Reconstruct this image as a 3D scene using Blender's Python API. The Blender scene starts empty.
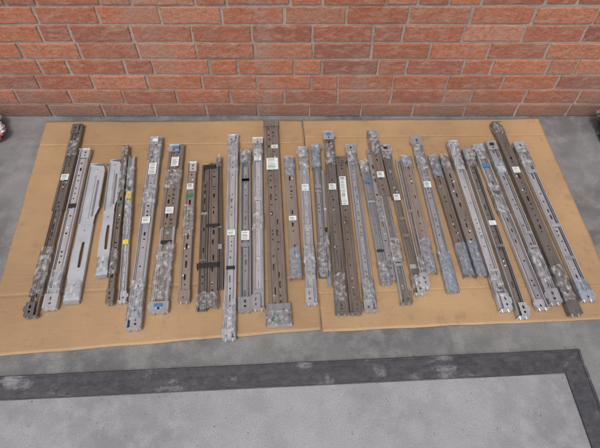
import bpy, math, random, bmesh
from mathutils import Vector, Matrix, noise as mn
rnd = random.Random(11)
S = bpy.context.scene
COL = S.collection
S.view_settings.view_transform = 'Standard'
S.view_settings.look = 'None'
S.view_settings.exposure = 0

# ------------------------------------------------------------------ materials
def nmat(name):
    m = bpy.data.materials.new(name); m.use_nodes = True
    nt = m.node_tree; b = nt.nodes['Principled BSDF']
    return m, nt, b
def L(nt, a, b): nt.links.new(a, b)
def coords(nt, scale=(1, 1, 1), kind='Object'):
    tc = nt.nodes.new('ShaderNodeTexCoord'); mp = nt.nodes.new('ShaderNodeMapping')
    mp.inputs['Scale'].default_value = scale
    L(nt, tc.outputs[kind], mp.inputs['Vector']); return mp.outputs['Vector']
def noise(nt, vec, scale, detail=4, rough=0.6):
    n = nt.nodes.new('ShaderNodeTexNoise'); n.inputs['Scale'].default_value = scale
    n.inputs['Detail'].default_value = min(detail, 5); n.inputs['Roughness'].default_value = rough
    L(nt, vec, n.inputs['Vector']); return n.outputs['Fac']
def ramp(nt, fac, stops):
    r = nt.nodes.new('ShaderNodeValToRGB'); e = r.color_ramp.elements
    while len(e) < len(stops): e.new(0.5)
    for i, (p, c) in enumerate(stops):
        e[i].position = p
        e[i].color = (c, c, c, 1) if isinstance(c, (int, float)) else (*c, 1)
    L(nt, fac, r.inputs['Fac']); return r.outputs['Color']
def mix(nt, fac, a, b, mode='MIX'):
    m = nt.nodes.new('ShaderNodeMix'); m.data_type = 'RGBA'; m.blend_type = mode
    if isinstance(fac, (int, float)): m.inputs[0].default_value = fac
    else: L(nt, fac, m.inputs[0])
    for s, v in ((6, a), (7, b)):
        if isinstance(v, tuple): m.inputs[s].default_value = (*v, 1)
        else: L(nt, v, m.inputs[s])
    return m.outputs[2]
def bump(nt, b, h, strength, dist):
    n = nt.nodes.new('ShaderNodeBump'); n.inputs['Strength'].default_value = strength
    n.inputs['Distance'].default_value = dist
    L(nt, h, n.inputs['Height']); L(nt, n.outputs['Normal'], b.inputs['Normal'])

def metal(name, c1, c2, met, r0, r1):
    m, nt, b = nmat(name)
    oi = nt.nodes.new('ShaderNodeObjectInfo')
    tc = nt.nodes.new('ShaderNodeTexCoord')
    ad = nt.nodes.new('ShaderNodeVectorMath'); ad.operation = 'ADD'
    sc = nt.nodes.new('ShaderNodeVectorMath'); sc.operation = 'SCALE'; sc.inputs[0].default_value = (7, 13, 5)
    L(nt, oi.outputs['Random'], sc.inputs['Scale'])
    L(nt, tc.outputs['Object'], ad.inputs[0]); L(nt, sc.outputs[0], ad.inputs[1])
    v = ad.outputs[0]
    mp = nt.nodes.new('ShaderNodeMapping'); mp.inputs['Scale'].default_value = (420, 9, 150)
    L(nt, v, mp.inputs['Vector'])
    mp2 = nt.nodes.new('ShaderNodeMapping'); mp2.inputs['Scale'].default_value = (30, 8, 30)
    L(nt, v, mp2.inputs['Vector'])
    n1 = noise(nt, mp.outputs[0], 1, 3); n2 = noise(nt, mp2.outputs[0], 1, 4, 0.65)
    col = mix(nt, ramp(nt, n2, [(0.35, 0.0), (0.65, 1.0)]), c1, c2)
    col = mix(nt, ramp(nt, n1, [(0.35, 0.0), (0.7, 0.7)]), col, tuple(min(1, x * 1.4) for x in c1))
    rv = nt.nodes.new('ShaderNodeMapRange'); rv.inputs['To Min'].default_value = 0.72; rv.inputs['To Max'].default_value = 1.3
    L(nt, oi.outputs['Random'], rv.inputs['Value'])
    hs = nt.nodes.new('ShaderNodeHueSaturation'); L(nt, rv.outputs[0], hs.inputs['Value']); L(nt, col, hs.inputs['Color'])
    L(nt, hs.outputs[0], b.inputs['Base Color'])
    b.inputs['Metallic'].default_value = met
    L(nt, ramp(nt, n2, [(0.3, r0), (0.7, r1)]), b.inputs['Roughness'])
    return m
def plain(name, c, rough=0.5, met=0.0, var=0.25, scale=60):
    m, nt, b = nmat(name)
    n = noise(nt, coords(nt), scale, 3)
    L(nt, mix(nt, ramp(nt, n, [(0.35, 0.0), (0.7, 1.0)]), c, tuple(x * (1 - var) for x in c)), b.inputs['Base Color'])
    b.inputs['Roughness'].default_value = rough; b.inputs['Metallic'].default_value = met
    return m
M = {}
M['zinc'] = metal('zinc_steel', (0.49, 0.515, 0.545), (0.34, 0.365, 0.395), 0.5, 0.2, 0.36)
M['grey'] = metal('grey_steel', (0.34, 0.36, 0.38), (0.22, 0.235, 0.252), 0.5, 0.22, 0.38)
M['bronze'] = metal('bronze_toned_steel', (0.275, 0.242, 0.212), (0.18, 0.16, 0.142), 0.42, 0.22, 0.38)
M['dark'] = metal('dark_steel', (0.20, 0.187, 0.172), (0.115, 0.108, 0.10), 0.38, 0.24, 0.4)
M['white'] = plain('pale_coated_steel', (0.52, 0.56, 0.60), 0.35, 0.25, 0.16, 20)
M['black'] = plain('black_plastic', (0.025, 0.025, 0.027), 0.5)
M['blue'] = plain('blue_plastic', (0.07, 0.19, 0.36), 0.4)
M['green'] = plain('green_plastic', (0.04, 0.22, 0.10), 0.4)
M['yellow'] = plain('yellow_label', (0.72, 0.58, 0.04), 0.5, 0, 0.1)
M['paper'] = plain('label_paper', (0.72, 0.74, 0.74), 0.5, 0, 0.06)
M['ink'] = plain('label_ink', (0.03, 0.03, 0.03), 0.6)
M['teal'] = plain('teal_ink', (0.12, 0.38, 0.30), 0.6)
def film(name, tint, lo, hi):
    m, nt, b = nmat(name)
    df = nt.nodes.new('ShaderNodeBsdfDiffuse'); df.inputs['Color'].default_value = (*tint, 1)
    gl = nt.nodes.new('ShaderNodeBsdfGlossy'); gl.inputs['Roughness'].default_value = 0.09; gl.inputs['Color'].default_value = (1, 1, 1, 1)
    fr = nt.nodes.new('ShaderNodeFresnel'); fr.inputs['IOR'].default_value = 1.5
    tr = nt.nodes.new('ShaderNodeBsdfTransparent'); tr.inputs['Color'].default_value = (0.99, 0.993, 0.996, 1)
    mx = nt.nodes.new('ShaderNodeMixShader'); mx2 = nt.nodes.new('ShaderNodeMixShader')
    v = coords(nt, (1.5, 1.0, 1.5)); n = noise(nt, v, 52, 4, 0.6)
    L(nt, ramp(nt, n, [(0.46, lo), (0.60, hi * 0.45), (0.74, hi)]), mx.inputs[0])
    L(nt, tr.outputs[0], mx.inputs[1]); L(nt, df.outputs[0], mx.inputs[2])
    bp = nt.nodes.new('ShaderNodeBump'); bp.inputs['Strength'].default_value = 0.4; bp.inputs['Distance'].default_value = 0.005
    L(nt, n, bp.inputs['Height'])
    for q in (gl, fr): L(nt, bp.outputs[0], q.inputs['Normal'])
    L(nt, fr.outputs[0], mx2.inputs[0]); L(nt, mx.outputs[0], mx2.inputs[1]); L(nt, gl.outputs[0], mx2.inputs[2])
    L(nt, mx2.outputs[0], nt.nodes['Material Output'].inputs['Surface'])
    return m
M['film'] = film('clear_plastic_film', (0.92, 0.94, 0.96), 0.07, 0.55)
M['bluefilm'] = film('bluish_plastic_film', (0.62, 0.76, 0.94), 0.15, 0.6)

def concrete(name, ca, cb, cc, bs=0.5):
    m, nt, b = nmat(name)
    v = coords(nt)
    big = noise(nt, v, 1.7, 5, 0.62); mid = noise(nt, v, 11, 5, 0.7); fine = noise(nt, v, 260, 3, 0.7)
    sp = noise(nt, v, 120, 2, 0.5)
    col = mix(nt, ramp(nt, big, [(0.40, 0.0), (0.58, 1.0)]), ca, cb)
    col = mix(nt, ramp(nt, mid, [(0.45, 0.0), (0.65, 0.75)]), col, cc)
    col = mix(nt, ramp(nt, fine, [(0.3, 0.5), (0.7, 0.0)]), col, tuple(x * 0.45 for x in cb))
    col = mix(nt, ramp(nt, sp, [(0.70, 0.0), (0.76, 0.6)]), col, tuple(x * 0.35 for x in cb))
    L(nt, col, b.inputs['Base Color'])
    L(nt, ramp(nt, mid, [(0.3, 0.62), (0.7, 0.9)]), b.inputs['Roughness'])
    bump(nt, b, mix(nt, 0.5, fine, mid), bs, 0.004)
    return m
M['ground'] = concrete('weathered_concrete', (0.255, 0.255, 0.25), (0.135, 0.136, 0.139), (0.32, 0.317, 0.312), 0.7)
M['slab'] = concrete('pale_concrete', (0.37, 0.375, 0.385), (0.25, 0.255, 0.265), (0.42, 0.42, 0.43), bs=0.4)
m, nt, b = nmat('worn_dark_metal'); v = coords(nt, (0.6, 1, 1))
n1 = noise(nt, v, 9, 5, 0.75); n2 = noise(nt, v, 70, 4, 0.7)
col = mix(nt, ramp(nt, n2, [(0.3, 0.0), (0.7, 1.0)]), (0.045, 0.046, 0.052), (0.095, 0.095, 0.102))
col = mix(nt, ramp(nt, n1, [(0.55, 0.0), (0.67, 0.7)]), col, (0.32, 0.32, 0.335))
L(nt, col, b.inputs['Base Color']); b.inputs['Metallic'].default_value = 0.1
L(nt, ramp(nt, n1, [(0.4, 0.34), (0.7, 0.8)]), b.inputs['Roughness']); bump(nt, b, n2, 0.35, 0.002)
M['band'] = m
def card(name, k):
    m, nt, b = nmat(name); v = coords(nt)
    n1 = noise(nt, v, 2.2, 5, 0.6); n2 = noise(nt, coords(nt, (3, 60, 1)), 3, 3); n3 = noise(nt, v, 300, 2); n4 = noise(nt, v, 14, 5, 0.7)
    n5 = noise(nt, coords(nt, (1.0, 2.2, 1)), 34, 5, 0.75)
    t = lambda c: tuple(x * k for x in c)
    col = mix(nt, ramp(nt, n1, [(0.38, 0.0), (0.62, 1.0)]), t((0.445, 0.287, 0.150)), t((0.335, 0.214, 0.112)))
    col = mix(nt, ramp(nt, n2, [(0.35, 0.0), (0.7, 0.3)]), col, t((0.48, 0.325, 0.182)))
    col = mix(nt, ramp(nt, n3, [(0.3, 0.25), (0.6, 0.0)]), col, (0.24, 0.15, 0.085))
    col = mix(nt, ramp(nt, n4, [(0.55, 0.0), (0.74, 0.6)]), col, (0.23, 0.155, 0.10))
    col = mix(nt, ramp(nt, n5, [(0.62, 0.0), (0.72, 0.4)]), col, (0.52, 0.39, 0.25))
    L(nt, col, b.inputs['Base Color']); b.inputs['Roughness'].default_value = 0.6
    bump(nt, b, n4, 0.2, 0.006)
    return m
M['cardL'] = card('corrugated_cardboard_a', 0.95); M['cardR'] = card('corrugated_cardboard_b', 1.04)
m, nt, b = nmat('red_brick')
at = nt.nodes.new('ShaderNodeAttribute'); at.attribute_name = 'tone'
v = coords(nt); g = noise(nt, v, 60, 5, 0.75); st = noise(nt, v, 3.2, 5, 0.65); sm = noise(nt, coords(nt, (1, 1, 2.6)), 22, 5, 0.7)
col = mix(nt, ramp(nt, g, [(0.38, 0.55), (0.58, 0.0)]), at.outputs['Color'], (0.22, 0.085, 0.055))
col = mix(nt, ramp(nt, sm, [(0.48, 0.0), (0.66, 0.6)]), col, (0.48, 0.29, 0.21))
col = mix(nt, ramp(nt, st, [(0.50, 0.0), (0.66, 0.42)]), col, (0.33, 0.245, 0.20))
sx = nt.nodes.new('ShaderNodeSeparateXYZ'); L(nt, v, sx.inputs[0])
ad = nt.nodes.new('ShaderNodeMath'); ad.operation = 'MULTIPLY_ADD'; ad.inputs[1].default_value = -0.16
L(nt, st, ad.inputs[0]); L(nt, sx.outputs['Z'], ad.inputs[2])
mpr = nt.nodes.new('ShaderNodeMapRange'); mpr.inputs['From Min'].default_value = -0.07; mpr.inputs['From Max'].default_value = 0.07
mpr.inputs['To Min'].default_value = 0.75; mpr.inputs['To Max'].default_value = 0.0
L(nt, ad.outputs[0], mpr.inputs['Value'])
col2 = mix(nt, mpr.outputs[0], col, (0.17, 0.12, 0.10))
rx = nt.nodes.new('ShaderNodeMath'); rx.operation = 'MULTIPLY_ADD'; rx.inputs[1].default_value = 0.30; L(nt, g, rx.inputs[0]); L(nt, sx.outputs['X'], rx.inputs[2])
cx = nt.nodes.new('ShaderNodeMath'); cx.operation = 'ADD'; cx.inputs[1].default_value = -0.01; L(nt, rx.outputs[0], cx.inputs[0])
ab = nt.nodes.new('ShaderNodeMath'); ab.operation = 'ABSOLUTE'; L(nt, cx.outputs[0], ab.inputs[0])
mr2 = nt.nodes.new('ShaderNodeMapRange'); mr2.inputs['From Min'].default_value = 0.0; mr2.inputs['From Max'].default_value = 0.04; mr2.inputs['To Min'].default_value = 0.4; mr2.inputs['To Max'].default_value = 0.0
L(nt, ab.outputs[0], mr2.inputs['Value'])
col2 = mix(nt, mr2.outputs[0], col2, (0.36, 0.30, 0.265))
L(nt, col2, b.inputs['Base Color']); b.inputs['Roughness'].default_value = 0.85
bump(nt, b, g, 1.0, 0.008); M['brick'] = m
m, nt, b = nmat('mortar'); v = coords(nt); g = noise(nt, v, 90, 4, 0.7); st = noise(nt, v, 4, 4)
col = mix(nt, ramp(nt, g, [(0.3, 0.0), (0.7, 1.0)]), (0.31, 0.235, 0.20), (0.44, 0.36, 0.31))
col = mix(nt, ramp(nt, st, [(0.45, 0.0), (0.62, 0.7)]), col, (0.22, 0.165, 0.14))
L(nt, col, b.inputs['Base Color']); b.inputs['Roughness'].default_value = 0.95; bump(nt, b, g, 0.8, 0.004); M['mortar'] = m
m, nt, b = nmat('grey_black_bin_liner'); v = coords(nt)
L(nt, mix(nt, ramp(nt, noise(nt, v, 16, 3), [(0.48, 0.0), (0.56, 1.0)]), (0.03, 0.03, 0.033), (0.22, 0.23, 0.24)), b.inputs['Base Color']); b.inputs['Roughness'].default_value = 0.32
bump(nt, b, noise(nt, v, 40, 5), 0.6, 0.01); M['liner'] = m
m, nt, b = nmat('printed_carrier_bag'); v = coords(nt); n = noise(nt, v, 14, 2)
c = mix(nt, ramp(nt, n, [(0.54, 0.0), (0.57, 1.0)]), (0.66, 0.66, 0.66), (0.5, 0.12, 0.10))
L(nt, c, b.inputs['Base Color']); b.inputs['Roughness'].default_value = 0.35; M['carrier'] = m

# ------------------------------------------------------------------ mesh builder
class MB:
    def __init__(s): s.v = []; s.f = []; s.m = []; s.sm = []; s.off = Vector((0, 0, 0)); s.rot = 0.0
    def face(s, ids, mat, smooth=False): s.f.append(ids); s.m.append(mat); s.sm.append(smooth)
    def add(s, x, y, z):
        if s.rot: c, q = math.cos(s.rot), math.sin(s.rot); x, y = x * c - y * q, x * q + y * c
        s.v.append(Vector((x, y, z)) + s.off); return len(s.v) - 1
    def box(s, x0, x1, y0, y1, z0, z1, mat):
        i = [s.add(x, y, z) for z in (z0, z1) for y in (y0, y1) for x in (x0, x1)]
        for q in ((0, 2, 3, 1), (4, 5, 7, 6), (0, 1, 5, 4), (2, 6, 7, 3), (0, 4, 6, 2), (1, 3, 7, 5)):
            s.face([i[k] for k in q], mat)
    def prism(s, pts, z0, z1, mat):
        n = len(pts); a = [s.add(x, y, z0) for x, y in pts]; b = [s.add(x, y, z1) for x, y in pts]
        s.face(b, mat); s.face(a[::-1], mat)
        for k in range(n): s.face([a[k], a[(k + 1) % n], b[(k + 1) % n], b[k]], mat)
    def cyl(s, c, r, h, axis, mat, n=10, dome=0.0):
        rings = []
        prof = [(r, 0), (r, h)] if not dome else [(r, 0), (r * 0.95, h * 0.5), (r * 0.6, h)]
        for rr, hh in prof:
            ring = []
            for k in range(n):
                a = 2 * math.pi * k / n; u, w = rr * math.cos(a), rr * math.sin(a)
                p = {'z': (u, w, hh), 'y': (u, hh, w), 'x': (hh, u, w)}[axis]
                ring.append(s.add(c[0] + p[0], c[1] + p[1], c[2] + p[2]))
            rings.append(ring)
        for A, B in zip(rings, rings[1:]):
            for k in range(n): s.face([A[k], A[(k + 1) % n], B[(k + 1) % n], B[k]], mat)
        s.face(rings[-1], mat)
    def sweep(s, pts, th, y0, y1, mat, rad=0.0015):
        P = [Vector(p) for p in pts]; Q = [P[0]]
        for k in range(1, len(P) - 1):
            a = (P[k - 1] - P[k]); c = (P[k + 1] - P[k]); r = min(rad, a.length * 0.45, c.length * 0.45)
            A = P[k] + a.normalized() * r; C = P[k] + c.normalized() * r
            Q += [A, (A + C) * 0.25 + P[k] * 0.5, C]
        Q.append(P[-1])
        O = []
        for k in range(len(Q)):
            d1 = (Q[k] - Q[k - 1]).normalized() if k > 0 else None
            d2 = (Q[k + 1] - Q[k]).normalized() if k < len(Q) - 1 else None
            d = (d1 or d2) + (d2 or d1); d = d.normalized() if d.length > 1e-6 else (d1 or d2)
            O.append(Q[k] + Vector((-d.y, d.x)) * th)
        n = len(Q); ring = Q + O[::-1]; T = len(ring)
        a = [s.add(p.x, y0, p.y) for p in ring]; b = [s.add(p.x, y1, p.y) for p in ring]
        for k in range(T): s.face([a[k], a[(k + 1) % T], b[(k + 1) % T], b[k]], mat)
        for k in range(n - 1):
            s.face([a[k], a[k + 1], a[T - 2 - k], a[T - 1 - k]], mat)
            s.face([b[k + 1], b[k], b[T - 1 - k], b[T - 2 - k]], mat)
    def perf(s, x0, x1, y0, y1, z, holes, mat, dep=0.0022):
        y = y0
        def quad(a, b):
            s.face([s.add(x0, a, z), s.add(x1, a, z), s.add(x1, b, z), s.add(x0, b, z)], mat)
        for (cx, cy, rx, ry) in sorted(holes, key=lambda h: h[1]):
            rx = min(rx, (x1 - x0) * 0.42)
            cx = max(x0 + rx + 0.0005, min(x1 - rx - 0.0005, cx))
            a, b = cy - ry - 0.0015, cy + ry + 0.0015
            if a < y + 0.0005 or b > y1 - 0.001: continue
            quad(y, a)
            o = [(x1, cy), (x1, b), (cx, b), (x0, b), (x0, cy), (x0, a), (cx, a), (x1, a)]
            e = max(0, ry - rx)
            inn = []
            for k in range(8):
                an = math.pi / 4 * k; iy = math.sin(an) * min(rx, ry)
                if k in (1, 2, 3): iy += e
                if k in (5, 6, 7): iy -= e
                inn.append((cx + math.cos(an) * rx, cy + iy))
            O = [s.add(p[0], p[1], z) for p in o]; I = [s.add(p[0], p[1], z) for p in inn]
            D = [s.add(p[0], p[1], z - dep) for p in inn]
            for k in range(8):
                j = (k + 1) % 8
                s.face([O[k], O[j], I[j], I[k]], mat); s.face([I[k], I[j], D[j], D[k]], mat)
            y = b
        quad(y, y1)
    def obj(s, name, loc=(0, 0, 0), rz=0.0):
        me = bpy.data.meshes.new(name); me.from_pydata([tuple(p) for p in s.v], [], s.f)
        used = []
        for k in s.m:
            if k not in used: used.append(k)
        for k in used: me.materials.append(M[k])
        ix = {k: i for i, k in enumerate(used)}
        me.polygons.foreach_set('material_index', [ix[k] for k in s.m])
        me.polygons.foreach_set('use_smooth', s.sm)
        me.update()
        o = bpy.data.objects.new(name, me); COL.objects.link(o); o.location = loc; o.rotation_euler = (0, 0, rz)
        return o

def holeset(y0, y1, dens, r):
    hs = []; y = y0 + 0.012
    while y < y1 - 0.015:
        k = rnd.random()
        if k < 0.3: ry = rnd.uniform(0.007, 0.016)
        else: ry = rnd.uniform(0.0028, 0.0046)
        rx = min(ry, rnd.uniform(0.0026, 0.0045)); hs.append((rnd.uniform(-1, 1) * 0.002, y + ry, rx, ry))
        y += ry * 2 + rnd.choice([0.010, 0.018, 0.03, 0.07]) * dens
    return hs
def slide(b, w, H, y0, y1, m, m2=None, m3=None, dens=1.0):
    m2 = m2 or m; m3 = m3 or m2; h = w / 2; lip = w * 0.11
    b.sweep([(-h + lip, H), (-h, H), (-h, 0), (h, 0), (h, H), (h - lip, H)], 0.0014, y0, y1, m)
    w2 = h - 0.0022 - lip * 0.55; a0 = y0 + rnd.uniform(0.004, 0.03); a1 = y1 - rnd.uniform(0.0, 0.02); lip2 = w * 0.10
    b.sweep([(-w2 + lip2, H - 0.003), (-w2, H - 0.003), (-w2, 0.0025), (w2, 0.0025), (w2, H - 0.003), (w2 - lip2, H - 0.003)], 0.0012, a0, a1, m2)
    w3 = w2 - lip2 - 0.0022; c0 = y0 + rnd.uniform(0.0, 0.02); c1 = y1 - rnd.uniform(0.01, 0.12)
    zt = H * rnd.choice([0.45, 0.6, 0.8])
    b.sweep([(-w3, 0.005), (-w3, zt), (-w3 + 0.0025, zt)], 0.001, c0, c1, m3, 0.001)
    b.sweep([(w3 - 0.0025, zt), (w3, zt), (w3, 0.005)], 0.001, c0, c1, m3, 0.001)
    b.perf(-w3 + 0.0025, w3 - 0.0025, c0, c1, zt + 0.001, holeset(c0, c1, dens, 1), m3)
    for k in range(rnd.randint(1, 3)):
        y = rnd.uniform(y0 + 0.05, y1 - 0.05); b.cyl((0, y, zt + 0.001), w3 * 0.5, 0.0016, 'z', m, 10, 1)
    for k in range(rnd.randint(1, 3)):
        y = rnd.uniform(y0 + 0.05, y1 - 0.08); b.box(-h + lip * 1.2, h - lip * 1.2, y, y + rnd.uniform(0.006, 0.02), H - 0.001, H + 0.001, rnd.choice([m, m2, 'zinc', 'black']))
def hat(b, w, H, y0, y1, m, dens=1.0, ridge=True):
    h = w / 2; g = w * 0.16
    if ridge:
        b.sweep([(-h, 0), (-h, H), (-h + g, H), (-h + g + 0.001, H - 0.0045)], 0.0014, y0, y1, m)
        b.sweep([(h - g - 0.001, H - 0.0045), (h - g, H), (h, H), (h, 0)], 0.0014, y0, y1, m)
        xi = h - g - 0.001; zt = H - 0.0031
    else:
        b.sweep([(-h, 0), (-h, H), (-h + 0.002, H)], 0.0014, y0, y1, m)
        b.sweep([(h - 0.002, H), (h, H), (h, 0)], 0.0014, y0, y1, m)
        xi = h - 0.002; zt = H + 0.0014
    if w > 0.05:
        hs = holeset(y0, y1, dens, 1)
        b.perf(-xi, -0.004, y0, y1, zt, [(c[0] - xi / 2, c[1], c[2], c[3]) for c in hs], m)
        b.perf(0.004, xi, y0, y1, zt, [(c[0] + xi / 2, c[1], c[2], c[3]) for c in holeset(y0, y1, dens * 1.4, 1)], m)
        b.sweep([(-0.004, zt - 0.0014), (-0.003, zt + 0.002), (0.003, zt + 0.002), (0.004, zt - 0.0014)], 0.0014, y0, y1, m)
    else:
        b.perf(-xi, xi, y0, y1, zt, holeset(y0, y1, dens, 1), m)
    for k in range(rnd.randint(2, 5)):
        y = rnd.uniform(y0 + 0.03, y1 - 0.03); b.cyl((rnd.choice([-1, 0, 1]) * w * 0.2, y, zt), 0.0035, 0.0018, 'z', 'zinc', 10, 1)
def bracket(b, w, H, ye, sgn, m, latch=None):
    ln = rnd.uniform(0.024, 0.055); h = w / 2 + 0.002; y0, y1 = (ye - ln, ye + 0.004) if sgn > 0 else (ye - 0.004, ye + ln)
    side = rnd.choice([-1, 1]); z = H + 0.003
    xa, xb = (-h, h) if rnd.random() < 0.4 else ((-h, h * 0.35) if side < 0 else (-h * 0.35, h))
    b.perf(xa, xb, y0, y1, z, [((xa + xb) / 2, y0 + ln * 0.3, 0.0045, 0.0045), ((xa + xb) / 2, y0 + ln * 0.7, 0.004, 0.007)], m)
    if xa == -h: b.box(-h - 0.001, -h, y0, y1, 0.001, z, m)
    if xb == h: b.box(h, h + 0.001, y0, y1, 0.001, z, m)
    if rnd.random() < 0.5:
        b.prism([(side * h, y0 + ln * 0.3), (side * (h + 0.007), y0 + ln * 0.4), (side * (h + 0.007), y0 + ln * 0.75), (side * h, y0 + ln * 0.85)], z - 0.003, z - 0.0015, m)
    yf = ye + sgn * 0.0045
    b.box(-h, h, min(yf, yf + sgn * 0.0018), max(yf, yf + sgn * 0.0018), 0.001, z + 0.003, m)
    for xx in (-w * 0.28, w * 0.28):
        s0 = yf + sgn * 0.0018 if sgn > 0 else yf - 0.0018 - 0.007
        b.cyl((xx, s0, H * 0.55), 0.003, 0.007, 'y', 'zinc', 8)
    if latch:
        b.box(-w * 0.25, w * 0.2, min(ye - sgn * 0.008, ye - sgn * 0.02), max(ye - sgn * 0.008, ye - sgn * 0.02), z + 0.0004, z + 0.005, latch)
def wrap(b, w, H, y0, y1, mat='film', amp=0.0021):
    n = max(4, int((y1 - y0) / 0.007)); h = w / 2 + 0.0022; rings = []; sd = rnd.uniform(0, 100)
    sh = [(-1.05, 0.0), (-1.04, 0.45), (-1.0, 0.85), (-0.8, 1.02), (-0.5, 1.05), (-0.2, 1.04), (0.1, 1.04), (0.4, 1.05), (0.75, 1.02), (1.0, 0.85), (1.04, 0.45), (1.05, 0.0)]
    for k in range(n + 1):
        y = y0 + (y1 - y0) * k / n; r = []
        flare = 1 + 0.08 * mn.noise(Vector((y * 22, sd, 0)))
        for i, (a, c) in enumerate(sh):
            q = mn.noise(Vector((i * 0.8 + y * 30, y * 40, sd))); q2 = mn.noise(Vector((i * 0.6 - y * 50, y * 20, sd + 9)))
            zz = max(0.0005, c * (H + 0.0030) + (abs(q) * 1.6 + abs(q2) * 1.3) * amp * (c > 0.4))
            yy = y + q * 0.002
            if k in (0, n): yy += q2 * 0.016
            r.append(b.add(a * h * flare + q2 * amp * (0.5 if abs(a) > 0.9 else 0.3), yy, zz))
        rings.append(r)
    for A, B in zip(rings, rings[1:]):
        for i in range(len(sh) - 1): b.face([A[i], A[i + 1], B[i + 1], B[i]], mat, False)
def label(b, x, y, lx, ly, z, kind='paper'):
    b.box(x - lx / 2, x + lx / 2, y - ly / 2, y + ly / 2, z, z + 0.0004, kind)
    if kind == 'paper':
        yy = y - ly / 2 + 0.003
        while yy < y + ly / 2 - 0.003:
            t = rnd.choice([0.0006, 0.001, 0.0016]); b.box(x - lx * 0.38, x + lx * rnd.uniform(0.1, 0.4), yy, yy + t, z + 0.0004, z + 0.0006, rnd.choice(['ink', 'ink', 'teal'])); yy += t + rnd.choice([0.001, 0.002, 0.004])
def strap(b, w, H, y, x=0, ln=0.018):
    b.box(x - w / 2 - 0.003, x + w / 2 + 0.003, y - ln / 2, y + ln / 2, H + 0.002, H + 0.004, 'black')
    b.box(x - w / 2 - 0.0045, x - w / 2 - 0.003, y - ln / 2, y + ln / 2, 0, H + 0.004, 'black')
    b.box(x + w / 2 + 0.003, x + w / 2 + 0.0045, y - ln / 2, y + ln / 2, 0, H + 0.004, 'black')
    b.box(x - w * 0.1, x + w / 2 + 0.004, y - ln * 0.6, y + ln * 0.35, H + 0.0042, H + 0.007, 'black')

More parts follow.
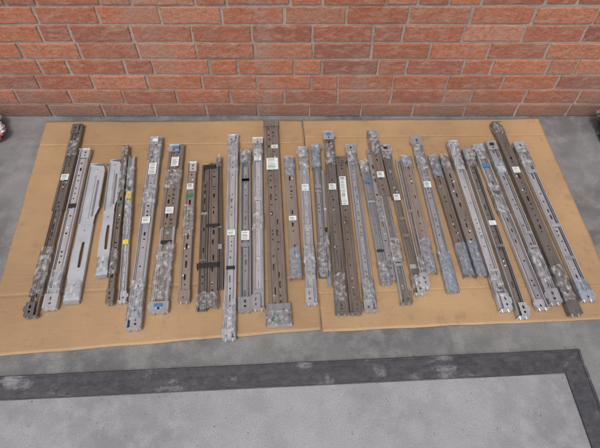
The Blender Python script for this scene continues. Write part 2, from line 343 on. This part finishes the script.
ZC = 0.0085
RAILS = [
 (-946,1565,-878,693,40,'tele','dark','bronze',1,1,[(.10,.2,'film'),(.70,.92,'film')],[(.33,'paper',.03)]),
 (-881,1420,-824,721,40,'slide','zinc','grey',1,1,[(.80,.93,'film')],[]),
 (-717,1448,-631,740,20,'hat','bronze','grey',0,1,[(.02,.35,'film'),(.72,.86,'film')],[(.42,'green',.012)]),
 (-684,1395,-592,747,24,'slide','zinc','zinc',0,1,[(.1,.6,'film')],[(.32,'yellow',.035),(.65,'yellow',.02),(.97,'blue',.02)]),
 (-598,1488,-537,650,46,'slide','zinc','zinc',2,2,[(.0,.13,'film'),(.3,.42,'film'),(.80,.97,'film')],[(.2,'paper',.06),(.5,'paper',.03)]),
 (-508,1448,-465,710,58,'tele','bronze','zinc',2,2,[(.18,.3,'film'),(.65,.95,'film')],[(.12,'paper',.05),(.45,'paper',.03)]),
 (-434,1348,-387,747,34,'hat','bronze','grey',1,1,[(.35,.58,'film')],[(.2,'paper',.03),(.27,'green',.016)]),
 (-279,1505,-225,616,40,'slide','zinc','zinc',1,1,[(.03,.22,'film'),(.86,.99,'film')],[(.55,'paper',.025)]),
 (-224,1436,-180,714,40,'slide','zinc','grey',0,1,[(.02,.12,'film')],[(.6,'paper',.04)]),
 (-177,1488,-137,721,38,'slide','grey','zinc',1,1,[(.04,.14,'film'),(.5,.6,'film')],[(.14,'paper',.03)]),
 (-45,1381,-12,827,38,'hat','bronze','bronze',0,0,[(-.01,.18,'bluefilm'),(.78,1.0,'bluefilm')],[(.55,'paper',.02)]),
 (12,1436,40,740,36,'slide','zinc','zinc',1,1,[(.0,.16,'film'),(.68,.86,'film')],[(.3,'paper',.035)]),
 (63,1448,82,835,32,'slide','bronze','zinc',1,0,[(.0,.2,'bluefilm'),(.78,1.0,'film')],[]),
 (119,1523,137,703,38,'hat','dark','bronze',2,1,[(.08,.22,'film'),(.83,.95,'film')],[(.36,'paper',.03)]),
 (163,1375,182,703,34,'hat','bronze','dark',1,1,[],[(.25,'paper',.14)]),
 (208,1448,233,714,38,'slide','zinc','zinc',1,1,[(.05,.14,'film'),(.85,.97,'film')],[]),
 (257,1365,293,815,34,'slide','grey','zinc',0,1,[(-.01,.12,'film'),(.86,1,'film')],[(.2,'blue',.012)]),
 (302,1523,352,740,38,'tele','bronze','zinc',1,1,[(.0,.16,'film'),(.7,.8,'film')],[(.3,'paper',.03)]),
 (350,1448,401,777,34,'tele','dark','bronze',2,2,[(.0,.1,'film'),(.9,.98,'film')],[(.4,'paper',.03)]),
 (431,1392,452,848,38,'hat','bronze','bronze',0,0,[(-.01,.12,'bluefilm'),(.74,1.0,'bluefilm')],[]),
 (485,1494,516,777,38,'slide','zinc','zinc',1,0,[(.05,.24,'film'),(.78,1.0,'bluefilm')],[(.35,'paper',.03)]),
 (540,1392,582,835,34,'hat','bronze','bronze',0,0,[(-.01,.2,'bluefilm'),(.75,1.0,'bluefilm')],[]),
 (583,1392,624,835,32,'hat','dark','bronze',0,0,[(.0,.14,'film'),(.75,1.0,'bluefilm')],[]),
 (630,1465,675,715,37,'slide','zinc','zinc',1,1,[(.0,.18,'film'),(.82,.95,'film')],[]),
 (684,1420,727,690,36,'slide','grey','dark',1,2,[(.0,.12,'film')],[(.5,'paper',.02)]),
 (735,1448,800,721,38,'slide','zinc','grey',1,1,[(.0,.1,'film'),(.28,.48,'film')],[(.15,'blue',.02)]),
 (790,1465,846,740,38,'slide','zinc','zinc',2,1,[(.12,.24,'bluefilm'),(.72,.9,'film')],[(.2,'paper',.03)]),
 (838,1575,900,700,38,'hat','dark','dark',1,1,[(.0,.06,'film'),(.8,.95,'film')],[(.3,'paper',.03)]),
 (906,1459,958,752,42,'slide','zinc','grey',1,1,[(.02,.18,'film'),(.9,1,'bluefilm')],[]),
 (-330,1392,-268,790,16,'slide','grey','bronze',0,0,[(.0,.1,'film')],[]),
 (397,1380,425,800,22,'slide','zinc','bronze',0,1,[(.8,.95,'film')],[]),
 (283,1430,318,820,18,'hat','grey','zinc',0,0,[(.4,.6,'film')],[]),
 (89,1330,101,800,14,'slide','grey','zinc',0,0,[(.6,.9,'film')],[]),
]
def place(b, name, r, z=ZC):
    xa, ya, xb, yb = [q / 1000 for q in r[:4]]
    d = Vector((xa - xb, ya - yb))
    return b.obj(name, (xb, yb, z), math.atan2(-d.x, d.y))
for r in RAILS:
    b = MB(); w = r[4] / 1000; Ln = math.hypot(r[0] - r[2], r[1] - r[3]) / 1000; k = r[5]; m, m2 = r[6], r[7]
    H = rnd.uniform(0.013, 0.021); ztop = H + 0.0018
    if k == 'slide': slide(b, w, H, 0, Ln, m, m2, rnd.choice([m, m2, 'zinc']), 1.0)
    elif k == 'hat': hat(b, w, H, 0, Ln, m, 0.8, rnd.random() < 0.7)
    else:
        sp = Ln * rnd.uniform(0.35, 0.6); hat(b, w, H, sp, Ln, m, 0.7); slide(b, w - 0.005, H - 0.003, 0, sp + 0.04, m2, m2, m, 0.8)
    br = lambda q: 'zinc' if q == 2 or rnd.random() < 0.35 else m
    if r[8]: bracket(b, w, H, Ln, 1, br(r[8]), rnd.choice([None, 'blue', 'black', 'paper']) if r[8] == 2 else None)
    if r[9]: bracket(b, w, H, 0, -1, br(r[9]), rnd.choice([None, 'black', 'blue']) if r[9] == 2 else None)
    for t0, t1, fm in r[10]: wrap(b, w, H, Ln * (1 - t1), Ln * (1 - t0), fm)
    for t, kd, ll in r[11]:
        ww = min(w * 0.72, 0.03) if kd == 'paper' else w * 0.8
        label(b, 0, Ln * (1 - t), ww, ll, ztop + (0.001 if k != 'slide' else 0.0005), kd)
    place(b, 'server_rack_rail', r)

b = MB(); w = 0.058; H = 0.017; Ln = 0.934
hat(b, w, H, 0.02, Ln, 'bronze', 0.9)
b.perf(-0.036, 0.040, 0.0, 0.075, H + 0.003, [(-0.018, 0.02, 0.006, 0.0072), (0.02, 0.05, 0.005, 0.005)], 'grey')
b.box(-0.037, -0.036, 0, 0.075, 0, H + 0.003, 'grey'); b.box(0.040, 0.041, 0, 0.075, 0, H + 0.003, 'grey'); b.box(-0.037, 0.041, -0.002, 0, 0, H + 0.005, 'zinc')
bracket(b, w, H, Ln, 1, 'bronze')
label(b, 0.0, Ln * 0.74, 0.046, 0.062, H + 0.003); label(b, 0.012, Ln * 0.84, 0.026, 0.02, H + 0.003)
wrap(b, w + 0.02, H + 0.002, 0.0, 0.05); b.box(-0.018, 0.0, 0.008, 0.035, H + 0.0045, H + 0.007, 'green')
place(b, 'server_rack_rail', (-126, 1589, -68, 657))

b = MB(); Ln = 0.64
b.off = Vector((-0.017, 0, 0)); slide(b, 0.030, 0.018, 0, Ln, 'bronze', 'bronze', 'dark')
b.off = Vector((0.017, 0.004, 0)); hat(b, 0.031, 0.018, 0, Ln, 'bronze', 0.6)
b.off = Vector((0, 0, 0))
strap(b, 0.066, 0.019, 0.165); strap(b, 0.04, 0.019, Ln - 0.02); strap(b, 0.035, 0.019, Ln * 0.52, 0.015, 0.012)
wrap(b, 0.068, 0.018, 0.0, 0.06)
place(b, 'strapped_rack_rail_bundle', (-361, 1348, -306, 712))

def armb(name, r, wide):
    b = MB(); Ln = math.hypot(r[0] - r[2], r[1] - r[3]) / 1000; w = wide; h = w / 2
    b.perf(-h + 0.002, h - 0.002, 0.0, Ln * 0.52, 0.012, [(0, Ln * 0.1, 0.004, 0.004), (0.004, Ln * 0.3, 0.007, 0.055), (0, Ln * 0.47, 0.003, 0.003)], 'white', 0.006)
    b.sweep([(-h, 0), (-h, 0.0115), (-h + 0.002, 0.0115)], 0.001, 0, Ln, 'white'); b.sweep([(h - 0.002, 0.0115), (h, 0.0115), (h, 0)], 0.001, 0, Ln * 0.52, 'white')
    q = Ln * 0.52; e = h + 0.012
    b.prism([(-h + 0.002, q), (h, q), (h + 0.002, q + Ln * 0.06), (e, q + Ln * 0.12), (e, Ln * 0.93), (e - 0.01, Ln * 0.985), (-h + 0.002, Ln)], 0.0108, 0.0122, 'white')
    b.box(e - 0.0012, e, q + Ln * 0.12, Ln * 0.93, 0.0122, 0.022, 'white')
    b.box(-h + 0.001, -h + 0.0022, q, Ln * 0.98, 0.0122, 0.020, 'white')
    b.sweep([(-0.003, 0.0122), (-0.002, 0.0145), (0.004, 0.0145), (0.005, 0.0122)], 0.001, q + 0.02, Ln * 0.9, 'white')
    b.sweep([(h * 0.5, 0.0122), (h * 0.5 + 0.001, 0.0145), (h * 0.5 + 0.005, 0.0145), (h * 0.5 + 0.006, 0.0122)], 0.001, q + 0.03, Ln * 0.86, 'grey')
    b.cyl((0.002, Ln * 0.95, 0.0122), 0.005, 0.002, 'z', 'zinc', 12, 1); b.cyl((-0.002, Ln * 0.56, 0.0122), 0.004, 0.002, 'z', 'grey', 12, 1)
    b.box(-h - 0.006, -h - 0.001, Ln * 0.15, Ln * 0.35, 0.004, 0.006, 'white')
    b.box(-h + 0.002, h, -0.008, 0, 0.002, 0.013, 'zinc'); b.box(-h, h + 0.012, Ln + 0.0005, Ln + 0.002, 0.0, 0.02, 'zinc')
    wrap(b, w * 0.9, 0.013, 0.01, 0.07)
    place(b, name, r)
armb('cable_management_bracket', (-815, 1348, -762, 745), 0.052)
armb('cable_management_bracket', (-749, 1370, -683, 842), 0.038)

# ------------------------------------------------------------------ cardboard sheets
def sheet(name, c, creases, seed, zoff, mat):
    b = MB(); P = [Vector(q) for q in c]
    nu = 100; vs = sorted(set([round(i / 90, 4) for i in range(91)] + [x for cr in creases for x in (cr - 0.004, cr, cr + 0.004)]))
    g = []
    for v in vs:
        row = []
        for i in range(nu + 1):
            u = i / nu
            p = (P[0] * (1 - u) + P[1] * u) * (1 - v) + (P[3] * (1 - u) + P[2] * u) * v
            ed = min(u, 1 - u, v, 1 - v)
            jit = 0.003 if ed == 0 else 0
            q = p + Vector((mn.noise(Vector((p.x * 9, p.y * 9, seed))), mn.noise(Vector((p.x * 9, p.y * 9, seed + 5))))) * jit
            z = zoff + 0.0040 + 0.0016 * mn.noise(Vector((p.x * 5, p.y * 5, seed))) + 0.0004 * mn.noise(Vector((p.x * 25, p.y * 25, seed)))
            fr = max(0, 1 - ed / 0.06); z += fr * 0.008 * max(0, mn.noise(Vector((p.x * 2.3, p.y * 2.3, seed + 9))) + 0.1)
            for cr in creases:
                if abs(v - cr) < 0.001: z -= 0.0024
            row.append(b.add(q.x, q.y, z))
        g.append(row)
    for r0, r1 in zip(g, g[1:]):
        for i in range(nu): b.face([r0[i], r1[i], r1[i + 1], r0[i + 1]], mat, True)
    o = b.obj(name); s = o.modifiers.new('thick', 'SOLIDIFY'); s.thickness = 0.003; s.offset = -1
    return o
sheet('cardboard_sheet', [(-1.103, 1.614), (0.009, 1.618), (0.071, 0.650), (-1.008, 0.556)], [0.135, 0.80], 1.0, 0.0005, 'cardL')
sheet('cardboard_sheet', [(0.013, 1.622), (1.042, 1.633), (1.075, 0.690), (0.074, 0.642)], [0.11, 0.86], 4.0, 0.0, 'cardR')

# ------------------------------------------------------------------ ground
b = MB(); b.face([b.add(-200, -200, 0), b.add(200, -200, 0), b.add(200, 200, 0), b.add(-200, 200, 0)], 'ground'); b.obj('ground')
a = math.radians(2.75)
b = MB(); W = 0.070
b.prism([(-4, 0), (0, 0), (0, -3), (-W, -3), (-W, -W), (-4, -W)][::-1], 0.0, 0.006, 'band')
b.box(-4, -W - 0.002, -W * 0.52, -W * 0.46, 0.006, 0.0075, 'band')
b.box(-4, -0.002, -0.008, -0.003, 0.006, 0.010, 'band'); b.box(-0.010, -0.004, -3, -0.012, 0.006, 0.010, 'band')
b.obj('access_cover_frame', (0.885, 0.583, 0), a)
b = MB(); b.prism([(-4, -W - 0.004), (-4, -3), (-W - 0.004, -3), (-W - 0.004, -W - 0.004)], 0, 0.004, 'slab'); b.obj('concrete_slab', (0.885, 0.583, 0), a)

# ------------------------------------------------------------------ brick wall
YW = 1.652
root = bpy.data.objects.new('brick_wall', None); COL.objects.link(root)
b = MB(); b.box(-4, 4, YW + 0.002, YW + 0.22, 0, 3.0, 'mortar'); o = b.obj('mortar_core'); o.parent = root
verts = []; faces = []; cols = []
def brick(x0, x1, z0, z1, c):
    j = lambda s=0.0018: rnd.uniform(-s, s); ch = 0.0028
    yf = YW - 0.003 + rnd.uniform(-0.0016, 0.0016)
    o = []
    for t in range(7): o.append((x0 + (x1 - x0) * t / 7, z0))
    for t in range(3): o.append((x1, z0 + (z1 - z0) * t / 3))
    for t in range(7): o.append((x1 - (x1 - x0) * t / 7, z1))
    for t in range(3): o.append((x0, z1 - (z1 - z0) * t / 3))
    n = len(o); xm, zm = (x0 + x1) / 2, (z0 + z1) / 2; hx, hz = (x1 - x0) / 2, (z1 - z0) / 2
    A = []; B = []; D = []
    for (x, z) in o:
        jx, jz = j(), j()
        D.append((x + jx, YW + 0.02, z + jz)); A.append((x + jx, yf + 0.003, z + jz))
        B.append((xm + (x - xm) * (1 - ch / hx) + jx * .7 + j(.0006), yf, zm + (z - zm) * (1 - ch / hz) + jz * .7 + j(.0006)))
    i = len(verts); verts.extend(D + A + B)
    fs = [tuple(2 * n + k for k in range(n))]
    for k in range(n):
        q = (k + 1) % n; fs += [(k, q, n + q, n + k), (n + k, n + q, 2 * n + q, 2 * n + k)]
    for f in fs: faces.append([i + q for q in f]); cols.append(c)
def tone():
    base = rnd.choice([(0.47, 0.165, 0.09), (0.50, 0.195, 0.11), (0.44, 0.15, 0.085), (0.48, 0.19, 0.115), (0.34, 0.125, 0.085), (0.51, 0.225, 0.145), (0.41, 0.142, 0.088), (0.49, 0.172, 0.09)])
    k = rnd.uniform(0.84, 1.12); return tuple(x * k for x in base) + (1,)
for r in range(40):
    z0 = r * 0.075 + 0.002; z1 = z0 + 0.065
    header = (r % 4 == 3)
    x = -4 + {0: 0, 1: 0.1125, 2: 0.0, 3: 0.056}[r % 4] + rnd.uniform(-0.012, 0.012)
    k = 0
    while x < 3.78:
        ln = 0.102 if ((header and k % 2) or rnd.random() < 0.03) else 0.215
        k += 1; zj = rnd.uniform(-0.001, 0.001)
        brick(x, x + ln, z0 + zj, z1 + zj + rnd.uniform(-0.0015, 0.001), tone()); x += ln + 0.010 + rnd.uniform(-0.002, 0.002)
me = bpy.data.meshes.new('bricks'); me.from_pydata(verts, [], faces); me.materials.append(M['brick'])
ca = me.color_attributes.new('tone', 'FLOAT_COLOR', 'CORNER'); buf = []
for p, c in zip(me.polygons, cols): buf += list(c) * p.loop_total
ca.data.foreach_set('color', buf)
o = bpy.data.objects.new('bricks', me); COL.objects.link(o); o.parent = root
b = MB(); b.box(-4.02, 4.02, YW - 0.02, YW + 0.25, 3.0, 3.06, 'ground'); o = b.obj('coping'); o.parent = root

# ------------------------------------------------------------------ crumpled bags at the edges
def bag(name, loc, sc, seed, mat):
    bm = bmesh.new(); bmesh.ops.create_icosphere(bm, subdivisions=5, radius=1)
    for v in bm.verts:
        n = v.co.normalized(); p = n * 1.7 + Vector((seed, 0, 0))
        d = 1 + 0.28 * mn.noise(p) - 0.22 * abs(mn.noise(p * 2.6)) + 0.12 * mn.noise(p * 5)
        v.co = Vector((n.x * sc[0] * d, n.y * sc[1] * d, max(0, sc[2] * (0.75 + n.z * d))))
    me = bpy.data.meshes.new(name); bm.to_mesh(me); bm.free(); me.materials.append(M[mat])
    o = bpy.data.objects.new(name, me); COL.objects.link(o); o.location = loc
    return o
bag('bin_liner', (1.335, 1.53, 0.001), (0.09, 0.10, 0.07), 3.3, 'liner')
bag('crumpled_carrier_bag', (-1.335, 1.53, 0.001), (0.09, 0.09, 0.05), 8.1, 'carrier')

# ------------------------------------------------------------------ grit
b = MB()
for i in range(700):
    x = rnd.uniform(-1.5, 1.5); y = rnd.choice([rnd.uniform(0.25, 0.6), rnd.uniform(1.60, 1.645), rnd.uniform(0.3, 1.64)])
    if 0.6 < y < 1.63 and -1.08 < x < 1.08: continue
    s = rnd.uniform(0.001, 0.0032); z = 0.006 if y < 0.6 else 0
    p = [b.add(x + rnd.uniform(-s, s), y + rnd.uniform(-s, s), z) for _ in range(3)] + [b.add(x, y, z + s)]
    k = rnd.choice(['ground', 'slab', 'band'])
    for f in ((0, 1, 3), (1, 2, 3), (2, 0, 3), (0, 2, 1)): b.face([p[q] for q in f], k)
b.obj('grit')

# ------------------------------------------------------------------ light, world, camera
W = bpy.data.worlds.new('World'); S.world = W; W.use_nodes = True; nt = W.node_tree
bg = nt.nodes['Background']; sky = nt.nodes.new('ShaderNodeTexSky'); sky.sky_type = 'NISHITA'; sky.sun_disc = False
sky.sun_elevation = math.radians(58); sky.sun_rotation = math.radians(197); sky.dust_density = 4; sky.air_density = 1.2
hs = nt.nodes.new('ShaderNodeHueSaturation'); hs.inputs['Saturation'].default_value = 0.6
nt.links.new(sky.outputs[0], hs.inputs['Color']); nt.links.new(hs.outputs[0], bg.inputs['Color']); bg.inputs['Strength'].default_value = 0.148
sl = bpy.data.lights.new('sun', 'SUN'); sl.energy = 1.3; sl.angle = math.radians(14); sl.color = (1, 0.99, 0.97)
so = bpy.data.objects.new('sun', sl); COL.objects.link(so)
az = math.radians(197); el = math.radians(58)
dv = Vector((math.sin(az) * math.cos(el), math.cos(az) * math.cos(el), math.sin(el)))
so.rotation_euler = dv.to_track_quat('Z', 'Y').to_euler(); so.location = dv * 10
cd = bpy.data.cameras.new('camera'); cd.lens = 30; cd.sensor_width = 36; cd.clip_end = 1000; cd.clip_start = 0.02
co = bpy.data.objects.new('camera', cd); COL.objects.link(co); co.location = (0, 0, 1.53); co.rotation_euler = (math.radians(35), 0, 0)
S.camera = co
